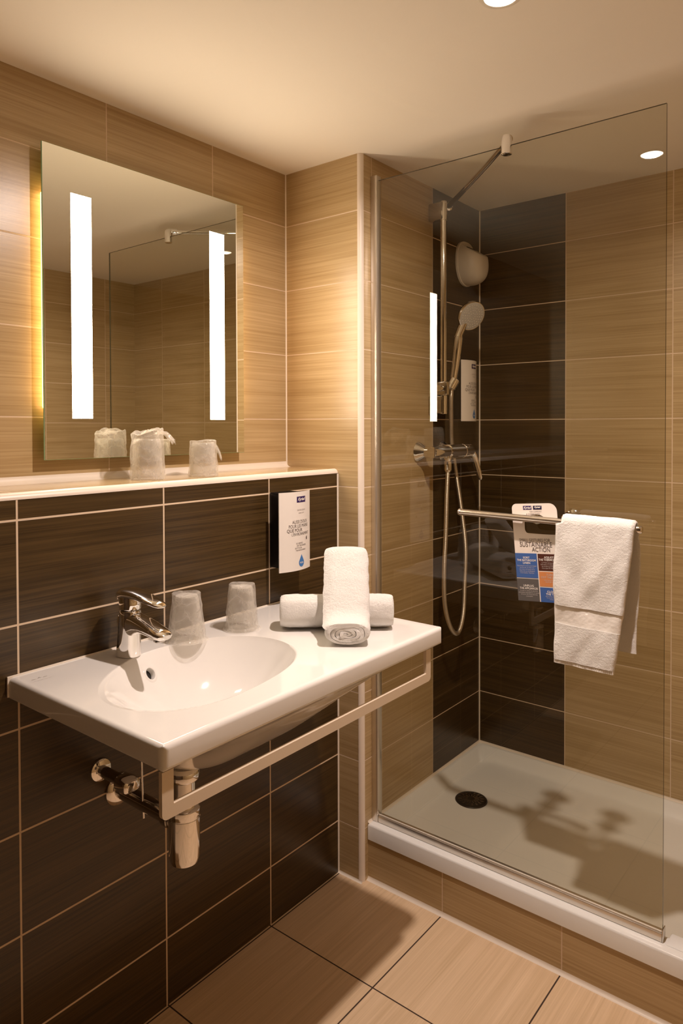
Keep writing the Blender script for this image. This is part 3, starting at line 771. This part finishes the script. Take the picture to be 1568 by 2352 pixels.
# ------------------------------------------------------------------ glass screen
GY0, GY1 = .0550, .0610
GX0, GX1 = XC+.016, 1.1025
GZ0, GZ1 = ZT+.006, 2.0480
scr = thing('shower_screen', 'tall fixed clear glass shower screen standing on the tray edge', 'glass screen', (GX0, .05, ZT))
bm = bmesh.new(); add_box(bm, (GX0, GY0, GZ0), (GX1, GY1, GZ1))
pane = bm_obj('glass_pane', bm, [m_gedge, m_glass], scr, False)
for p in pane.data.polygons: p.material_index = 1 if abs(p.normal.y) > .9 else 0
box('wall_profile', (XC+.0005, .0465, ZT+.0005), (XC+.0215, .0695, 2.062), m_alu, scr, .0015)
box('bottom_profile', (XC+.0220, .0480, ZT+.0008), (GX1+.0005, .0680, ZT+.0205), m_alu, scr, .0015)
box('bottom_seal', (XC+.0220, .0510, ZT+.0206), (GX1-.001, .0545, ZT+.0240), m_white, scr, .0005)
box('corner_cap', (GX1+.0006, .0480, ZT+.0008), (GX1+.0030, .0680, ZT+.030), m_dkchrome, scr, .0008)
arm = thing('support_arm', 'chrome stabiliser arm from the top of the glass screen to the shower wall', 'support arm', (.720, .05, 2.03))
CX = .7180
tube('rod', [(CX-.006, .074, 2.0685), (CX-.12, .192, 2.0715), (.296, .492, 2.0800)], .0088, m_chrome, arm, 24)
tube('elbow', [(CX-.016, .086, 2.0690), (CX-.004, .072, 2.0705), (CX, .0655, 2.0680)], .0125, m_chrome, arm, 24, smooth=6)
loft('glass_clamp', [((CX, .0580, z), a, b) for z, a, b in ((2.027, .0125, .0125), (2.028, .0138, .0138), (2.060, .0140, .0140), (2.071, .0125, .0125), (2.076, .009, .009), (2.078, .004, .004))], m_chrome, arm, 36, up=(1, 0, 0))
lathe('wall_rosette', (XC+.0006, .494, 2.0800), (1, -1.0, 0), [(0, -.0), (.015, .0), (.014, .006), (.009, .010)], m_chrome, arm, 32)
arm.children[-1].location = arm.children[-1].location

# ------------------------------------------------------------------ towel bar clamped through the glass
BZ, BYc = 1.1055, .000
tbar = thing('towel_bar', 'brushed steel towel bar fixed through the glass screen', 'towel bar', (.84, BYc, BZ))
tube('bar', [(.6165, BYc, BZ+.0035), (1.0660, BYc, BZ-.0035)], .0085, m_brushed, tbar, 36)
for x, zz in ((.6150, BZ+.0035), (1.0675, BZ-.0035)):
    lathe('end_cap', (x, BYc, zz), (1 if x > .8 else -1, 0, 0), [(.0086, -.006), (.0092, -.006), (.0092, .0005), (.0075, .003), (0, .003)], m_chrome, tbar, 32, False)
for kx in (.7885, .8840):
    z = BZ+(.84-kx)*.015
    lathe('standoff', (kx, BYc+.0070, z), (0, 1, 0), [(.0048, 0), (.0048, .030), (.015, .036), (.018, .0470)], m_chrome, tbar, 28)
    lathe('knob', (kx, GY1+.0006, z), (0, 1, 0), [(.0090, 0), (.0090, .014), (.0190, .017), (.0235, .022), (.0225, .028), (.0150, .034), (0, .0365)], m_chrome, tbar, 36)

# ------------------------------------------------------------------ hanging towel
def hanging():
    t = thing('hanging_towel', 'white terry towel folded over the right end of the towel bar', 'towel', (.96, BYc, BZ))
    R = .0135
    # profile (y, z, side) going from the front hem over the bar to the rear hem
    NS, NX = 150, 64
    front_len, back_len = .3300, .2830
    arc = PI*R; tot = front_len+arc+back_len
    def edge(s):
        """left and right x at arc position s"""
        if s < front_len:
            d = 1-s/front_len             # 1 at hem, 0 at bar
            xl = .8795+.0025*math.sin(d*3)-.010*min(1, d*3)+.007*d
            xr = 1.0580-.042*d**1.2
            return xl, xr
        d = max(0, (s-front_len-arc)/back_len)
        return .893+.0*d, 1.0585+.004*math.sin(d*5)
    def pos(s, u, off):
        xl, xr = edge(s); x = xl+(xr-xl)*u
        zb_ = BZ+(.84-x)*.015
        d = 0
        if s < front_len:
            d = (front_len-s); y = BYc-R-.004*(d/front_len); z = zb_-d*(1+.030*(u-.5)*0); sgn = -1
            z -= (u*.000)*d
            nrm = V((0, -1, 0))
        elif s < front_len+arc:
            a = (s-front_len)/R; y = BYc-R*math.cos(a); z = zb_+R*math.sin(a); nrm = V((0, -math.cos(a), math.sin(a)))
        else:
            d = s-front_len-arc; y = min(BYc+R+.000*d, .030); z = zb_-d; nrm = V((0, 1, 0))
        fade = min(1, d/.05) if d else 0
        # soft diagonal folds
        wv = .0060*noise.noise(V((x*16+z*9, z*5, 2.2))) + .0034*noise.noise(V((x*30-z*17, z*9, 5.0)))
        tr = .0004*noise.noise(V((x*170, z*170, s*3)))+.0004*noise.noise(V((x*420, z*420, s*9)))
        am = .35+.65*fade
        if nrm.y > .5: wv *= .3
        P = V((x, y, z))+nrm*(off+wv*am+tr)
        if nrm.y > .5 or (s > front_len+arc*.5): P.y = min(P.y, .0400)
        P.x += .0018*noise.noise(V((z*30, u*2, 7)))
        return P
    TH = .0042
    z_b0, z_b1 = .2230-.012+.0, .2230+.018
    def build(name, s0, s1, mat, off, ns, bottom_round=False):
        vs, fs = [], []; M = NX+1
        for surf in (0, 1):
            for i in range(ns+1):
                s = s0+(s1-s0)*i/ns
                for j in range(M):
                    u = j/NX; e_ = min(u, 1-u)*NX/3.0; rd = (1-min(1, e_))**2
                    o_ = off*(1-.9*rd) if surf == 0 else -.0015*(1-rd)
                    vs.append(pos(s, u, o_+.0015))
        S = (ns+1)*M
        for q in (0, 1):
            for i in range(ns):
                for j in range(NX): fs.append((q*S+i*M+j, q*S+i*M+j+1, q*S+(i+1)*M+j+1, q*S+(i+1)*M+j))
        for i in range(ns): fs += [(i*M, (i+1)*M, S+(i+1)*M, S+i*M), (i*M+NX, (i+1)*M+NX, S+(i+1)*M+NX, S+i*M+NX)]
        for j in range(NX): fs += [(j, j+1, S+j+1, S+j), (ns*M+j, ns*M+j+1, S+ns*M+j+1, S+ns*M+j)]
        return mesh_obj(name, vs, fs, mat, t, True, 75)
    hem = .009; b0, b1 = .0945, .1370      # band measured up from the hem
    o = build('hem', 0, hem, m_band, TH*.8, 5); 
    build('front_flap', hem, b0-.0005, m_terry, TH*1.35, 34)
    build('woven_band', b0, b1-.010, m_band, TH*.75, 14)
    build('band_edge', b1-.010, b1, m_band, TH*.75, 5)
    build('towel_cloth', b1+.0005, tot, m_terry, TH*1.45, 150)
    # stitched ribs of the hem
    bm = bmesh.new()
    for k in range(30):
        u = (k+.5)/30; p = pos(.004, u, TH+.0012); add_box(bm, (p.x-.0009, p.y-.0001, p.z-.0040), (p.x+.0009, p.y+.0014, p.z+.0040), .0004, 1)
    bm_obj('hem_stitching', bm, m_terry, t, True)
hanging()

# ------------------------------------------------------------------ card hanging on the towel bar fixing
card = thing('door_hanger_card', 'printed card with blue, brown, orange and grey panels hanging at the towel bar', 'card', (.81, .022, .90))
CO = V((.7525, .0165, 1.1375)); ca = math.radians(4.6)
CXv = V((math.cos(ca), 0, math.sin(ca))); CZv = V((-math.sin(ca), 0, math.cos(ca)))
def cf(a, b, lift=0):   # a to the right, b downwards from the top left corner
    return CO+CXv*a-CZv*b+V((0, -lift, 0))
cw, ch = .116, .2400
def carc(cx, cy, r, a0, a1, n=8): return [(cx+r*math.cos(math.radians(a0+(a1-a0)*k/n)), cy-r*math.sin(math.radians(a0+(a1-a0)*k/n))) for k in range(n+1)]
out = carc(.012, .012, .012, 180, 90) + carc(cw-.020, .020, .020, 90, 0) + [(cw, .044)]
out += [(.092, .044)] + [(.061+.0270*math.cos(math.radians(t)), .0440-.0175*math.sin(math.radians(t))) for t in range(15, 166, 15)] + [(.031, .046)] + carc(.043, .062, .0125, 180, 270, 6)+[(cw, .0765)]
out += [(cw, ch), (0, ch)]
# split in convex strips is not needed: one polygon, triangulated
from mathutils.geometry import tessellate_polygon
nn = len(out); tri = tessellate_polygon([[V((p_[0], p_[1], 0)) for p_ in out]])
vs = [cf(p_[0], p_[1], 0) for p_ in out]+[cf(p_[0], p_[1], .0006) for p_ in out]
fs = [tuple(t_) for t_ in tri]+[tuple(i+nn for i in t_) for t_ in tri]+[(i, (i+1) % nn, nn+(i+1) % nn, nn+i) for i in range(nn)]
sheet = mesh_obj('card_sheet', vs, fs, m_paper, card, False)
def panel(name, a0, b0, a1, b1, mat): return patch(name, [(a0, b0), (a1, b0), (a1, b1), (a0, b1)], lambda a, b, l=0: cf(a, b, .0007+l), mat, sheet)
panel('logo_panel', .0300, .0055, .0520, .0150, m_purple); panel('logo_panel', .0560, .0055, .0780, .0150, m_navy)
panel('blue_panel', .0, .1225, .0565, .1830, m_blue); panel('brown_panel', .0590, .1230, cw, .1640, m_brown)
panel('orange_panel', .0590, .1665, cw, .2020, m_orange); panel('grey_panel', .0, .1850, .0565, ch, m_cgrey)
panel('blue_panel', .0590, .2045, cw, ch, m_blue)
cl = lambda a, b: cf(a, -b, .0013)
lettering('logo_lettering', [('Kyriad', .041, -.0125, .0078, .9, .3, .0002), ('Kyriad', .067, -.0110, .0062, .9, .3, .0002)], cl, m_inkw, sheet)
lettering('card_motto', [('FOR COMFORT', .062, -.0215, .0050, .9, 0, 0), ('& COMMUNITY', .055, -.0280, .0058, .9, 0, 0),
    ], cl, m_ink, sheet)
lettering('card_heading', [('SMALL GESTURES FOR', .0535, -.0935, .0108, .74, 0, 0), ('SUSTAINABLE', .0560, -.1060, .0170, .80, 0, 0), ('ACTION', .0690, -.1175, .0150, .82, 0, 0)], cl, m_ink, sheet)
lettering('panel_lettering', [('SORT', .029, -.1355, .0070, 1, 0, .0001), ('THE BATHROOM', .029, -.1420, .0070, .92, 0, .0001), ('LINEN', .029, -.1485, .0070, 1, 0, .0001),
    ], cl, m_inkw, sheet)
lettering('panel_lettering', [('UNPLUG', .030, -.2045, .0070, 1, 0, .0001), ('THE APPLIANCES', .030, -.2110, .0070, .88, 0, .0001),
    ], cl, m_inkw, sheet)
lettering('panel_lettering', [('ADJUST', .087, -.1335, .0070, 1, 0, .0001), ('THE THERMOSTAT', .087, -.1395, .0070, .88, 0, .0001),
    ], cl, m_inkw, sheet)
lettering('panel_lettering', [('CLOSE', .087, -.2165, .0070, 1, 0, .0001), ('THE TAP', .087, -.2225, .0070, 1, 0, .0001)], cl, m_inkw, sheet)
sm = [(s, .029, -.1545-.0044*k, .0040, .85, 0, 0) for k, s in enumerate(('By putting the towels to be changed', 'into the tub, you help us to', 'save water and energy and to', 'reduce the use of detergents', 'in our laundry. Thank you'))]
sm += [(s, .030, -.2160-.0044*k, .0040, .85, 0, 0) for k, s in enumerate(('In order to reduce the electricity', 'consumption, the appliances on standby', 'use up to 10% of the electricity', 'consumption'))]
sm += [(s, .087, -.1455-.0044*k, .0040, .85, 0, 0) for k, s in enumerate(('to 19-20 C during the night', 'Each extra 1 C means 7% more', 'we would be grateful to you', 'if you adjust the thermostat'))]
sm += [(s, .087, -.2265-.0036*k, .0034, .85, 0, 0) for k, s in enumerate(('when brushing your teeth', 'You can save 12 litres', 'of water'))]
for part_ in (sm[:5], sm[5:9], sm[9:13], sm[13:]): lettering('small_lettering', part_, cl, m_inks, sheet)
lettering('orange_lettering', [('TURN', .087, -.1755, .0070, 1, 0, 0), ('OUT THE LIGHT', .087, -.1820, .0070, .9, 0, 0)] + [(s, .087, -.1875-.0042*k, .0040, .85, 0, 0) for k, s in enumerate(('when leaving the room', 'natural light is best'))], cl, m_inks, sheet)

# ------------------------------------------------------------------ shower fittings
RX, RY = XC+.050, .3775
rail = thing('shower_rail', 'vertical chrome shower slide rail on the side wall of the shower', 'shower rail', (RX, RY, 1.39))
tube('rail_tube', [(RX, RY, 1.372), (RX, RY, 2.058)], .0100, m_chrome, rail, 28)
for z in (2.028, 1.402):
    box('wall_bracket', (XC+.0006, RY-.014, z-.028), (RX+.004, RY+.008, z+.030), m_dkchrome, rail, .004)
    lathe('rail_cap', (RX, RY, z-.030), (0, 0, 1), [(.0100, 0), (.0118, .001), (.0118, .060), (.0095, .063), (0, .063)], m_chrome, rail, 28, False)
box('slider', (RX-.018, RY-.016, 1.432), (RX+.022, RY+.018, 1.478), m_dkchrome, rail, .006)
lathe('slider_knob', (RX+.002, RY-.016, 1.455), (0, -1, 0), [(.010, 0), (.012, .012), (.010, .018), (0, .019)], m_chrome, rail, 24)
lathe('hand_shower_holder', (RX+.022, RY+.020, 1.470), (.35, .45, 1), [(.012, -.018), (.0155, -.016), (.0165, .016), (.013, .018)], m_chrome, rail, 24)
hs = thing('hand_shower', 'round chrome and grey hand shower in its holder on the slide rail', 'hand shower', (RX+.03, RY+.03, 1.46))
q0 = V((.3640, .3960, 1.4540)); q1 = V((.3780, .4180, 1.632))
loft('handle', [(q0+(q1-q0)*s+V((0, .004*math.sin(s*PI), 0)), a, a) for s, a in ((0, .0095), (.1, .0105), (.4, .0125), (.7, .0140), (.9, .0145), (1.0, .0125))], m_chrome, hs, 28, up=(1, 0, 0))
hc = V((.4100, .4420, 1.6930)); hn = V((.80, -.36, -.45)).normalized()     # sprays towards the room and down
hd_ = lathe('head', hc-hn*.006, hn, [(0, -.020), (.020, -.019), (.038, -.012), (.0475, -.002), (.0495, .006), (.0480, .011), (.0455, .0115)], m_chrome, hs, 56, False)
lathe('spray_face', hc+hn*.004, hn, [(.0460, -.002), (.0460, .0015), (.0400, .0028), (0, .0032)], m_grey, hd_, 56, False)
bm = bmesh.new(); fx, fy, fd = frame_of(hn)
for ring_, cnt in ((.010, 8), (.019, 14), (.028, 20), (.037, 26)):
    for k in range(cnt):
        a = 2*PI*k/cnt; c = hc+hn*.0072+fx*ring_*math.cos(a)+fy*ring_*math.sin(a)
        add_lathe(bm, c-hn*.001, hn, [(.0016, 0), (.0011, .0018), (0, .0018)], 8, False)
bm_obj('nozzles', bm, m_white, hd_, True)
loft('neck', [(q1+(hc-hn*.024-q1)*s, a, a) for s, a in ((-.15, .0125), (.2, .0140), (.6, .0150), (1.0, .0120))], m_chrome, hs, 28, up=(1, 0, 0))
mz = 1.2500; mx_ = XC+.062
mixr = thing('shower_mixer', 'chrome single-lever shower mixer on the shower side wall', 'shower mixer', (XC, .378, mz))
for y in (.303, .453):
    lathe('wall_rosette', (XC+.0006, y, mz), (1, 0, 0), [(0, 0), (.0330, 0), (.0335, .003), (.0300, .010), (.0190, .026), (.0165, .034), (.0, .034)], m_chrome, mixr, 44)
    lathe('union', (XC+.030, y, mz), (1, 0, 0), [(.0150, 0), (.0185, .002), (.0185, .018), (.0160, .020)], m_chrome, mixr, 6 if False else 32)
loft('mixer_body', [((mx_, y, mz), a, a) for y, a in ((.283, .012), (.2845, .0185), (.300, .0215), (.345, .0200), (.380, .0195), (.382, .0230), (.470, .0235), (.472, .0215))], m_chrome, mixr, 40)
loft('cartridge', [((mx_, y, mz), a, a) for y, a in ((.473, .0215), (.475, .0240), (.520, .0240), (.532, .0200), (.536, .010))], m_chrome, mixr, 40)
loft('lever', [((mx_+dx, y, mz+dz), a, b) for dx, y, dz, a, b in ((0, .508, .008, .010, .010), (.002, .527, .004, .0165, .0120), (.006, .545, -.018, .0150, .0080), (.010, .557, -.045, .0130, .0060), (.014, .567, -.075, .0115, .0050), (.017, .573, -.095, .0090, .0042), (.018, .575, -.102, .0045, .002))], m_chrome, mixr, 28, up=(0, 1, 0))
lathe('hose_outlet', (mx_, .385, mz-.018), (0, 0, -1), [(.013, 0), (.0145, .004), (.0110, .010), (.0100, .014), (.0125, .015), (.0125, .042), (.009, .048)], m_chrome, mixr, 28)
hose = tube('shower_hose', [(mx_, .385, 1.192), (.3555, .380, 1.12), (.356, .371, .98), (.358, .357, .85), (.362, .357, .75), (.367, .385, .675), (.370, .426, .650), (.369, .462, .700), (.365, .480, .80), (.362, .491, .93), (.340, .500, 1.06), (.320, .500, 1.18), (.322, .470, 1.28), (.345, .425, 1.36), (.360, .398, 1.42), (.3635, .3955, 1.456)], .0072, m_hose, None, 14, smooth=14)
tag(hose, 'long looped metal shower hose hanging from the shower mixer', 'shower hose')
# ribbed hose surface
nt = m_hose.node_tree
wv_ = nt.nodes.new('ShaderNodeTexWave'); wv_.inputs['Scale'].default_value = 120; wv_.bands_direction = 'Z'; wv_.wave_type = 'BANDS'
ge = nt.nodes.new('ShaderNodeNewGeometry'); nt.links.new(ge.outputs['Position'], wv_.inputs['Vector'])
bpn = nt.nodes.new('ShaderNodeBump'); bpn.inputs['Distance'].default_value = .0008; bpn.inputs['Strength'].default_value = .5
nt.links.new(wv_.outputs['Fac'], bpn.inputs['Height']); nt.links.new(bpn.outputs['Normal'], nt.nodes['Principled BSDF'].inputs['Normal'])

# extractor outlet: rounded cowl with a slanted slotted top
vent = thing('extractor_vent', 'off-white plastic extractor vent cowl high on the shower wall near the corner', 'vent', (XC, .60, 1.83))
VY, VZ = .6080, 1.9060
def vshape(a):
    """outline of the wall plate: round below, cut flatter on top"""
    c, s = math.cos(a), math.sin(a)
    ry, rz = .066, (.076 if s > 0 else .080)
    p = 2.6 if s > 0 else 2.1
    return ry*math.copysign(abs(c)**(2/p), c), rz*math.copysign(abs(s)**(2/p), s)
n = 64; vs, fs, rg = [], [], 18
vs = []; P0 = [vshape(2*PI*k/n) for k in range(n)]
levels = [(XC+.0006, 1.0), (XC+.008, 1.0), (XC+.009, .965)]
for x, s in levels: vs += [(x, VY+a*s, VZ+b*s) for a, b in P0]
for i in range(1, rg):
    q = i/rg*PI/2
    for a, b in P0:
        dep = .072*math.sin(q); sc = .965*math.cos(q)**.62
        yy, zz = a*sc, b*sc
        # bulge sags towards the bottom, top is a flat slanting cut
        zc = zz-.012*math.sin(q)
        x = XC+.009+dep
        lim = .060-.62*(x-XC-.009)-.0
        zc = min(zc, lim)
        vs.append((x, VY+yy, VZ+zc))
L = len(levels)+rg-1
for j in range(L-1):
    for k in range(n): fs.append((j*n+k, j*n+(k+1) % n, (j+1)*n+(k+1) % n, (j+1)*n+k))
fs += [tuple(range(n)), tuple(range((L-1)*n, L*n))]
mesh_obj('cowl', vs, fs, m_white, vent, True, 45)
box('slot', (XC+.022, VY-.030, VZ+.0475), (XC+.0265, VY+.034, VZ+.0525), m_hole_shade, vent, .001)  # solid black bar painted as the shade of the slot opening
vent.children[-1].rotation_euler = (0, 0, 0)
print('objects', len(bpy.data.objects))
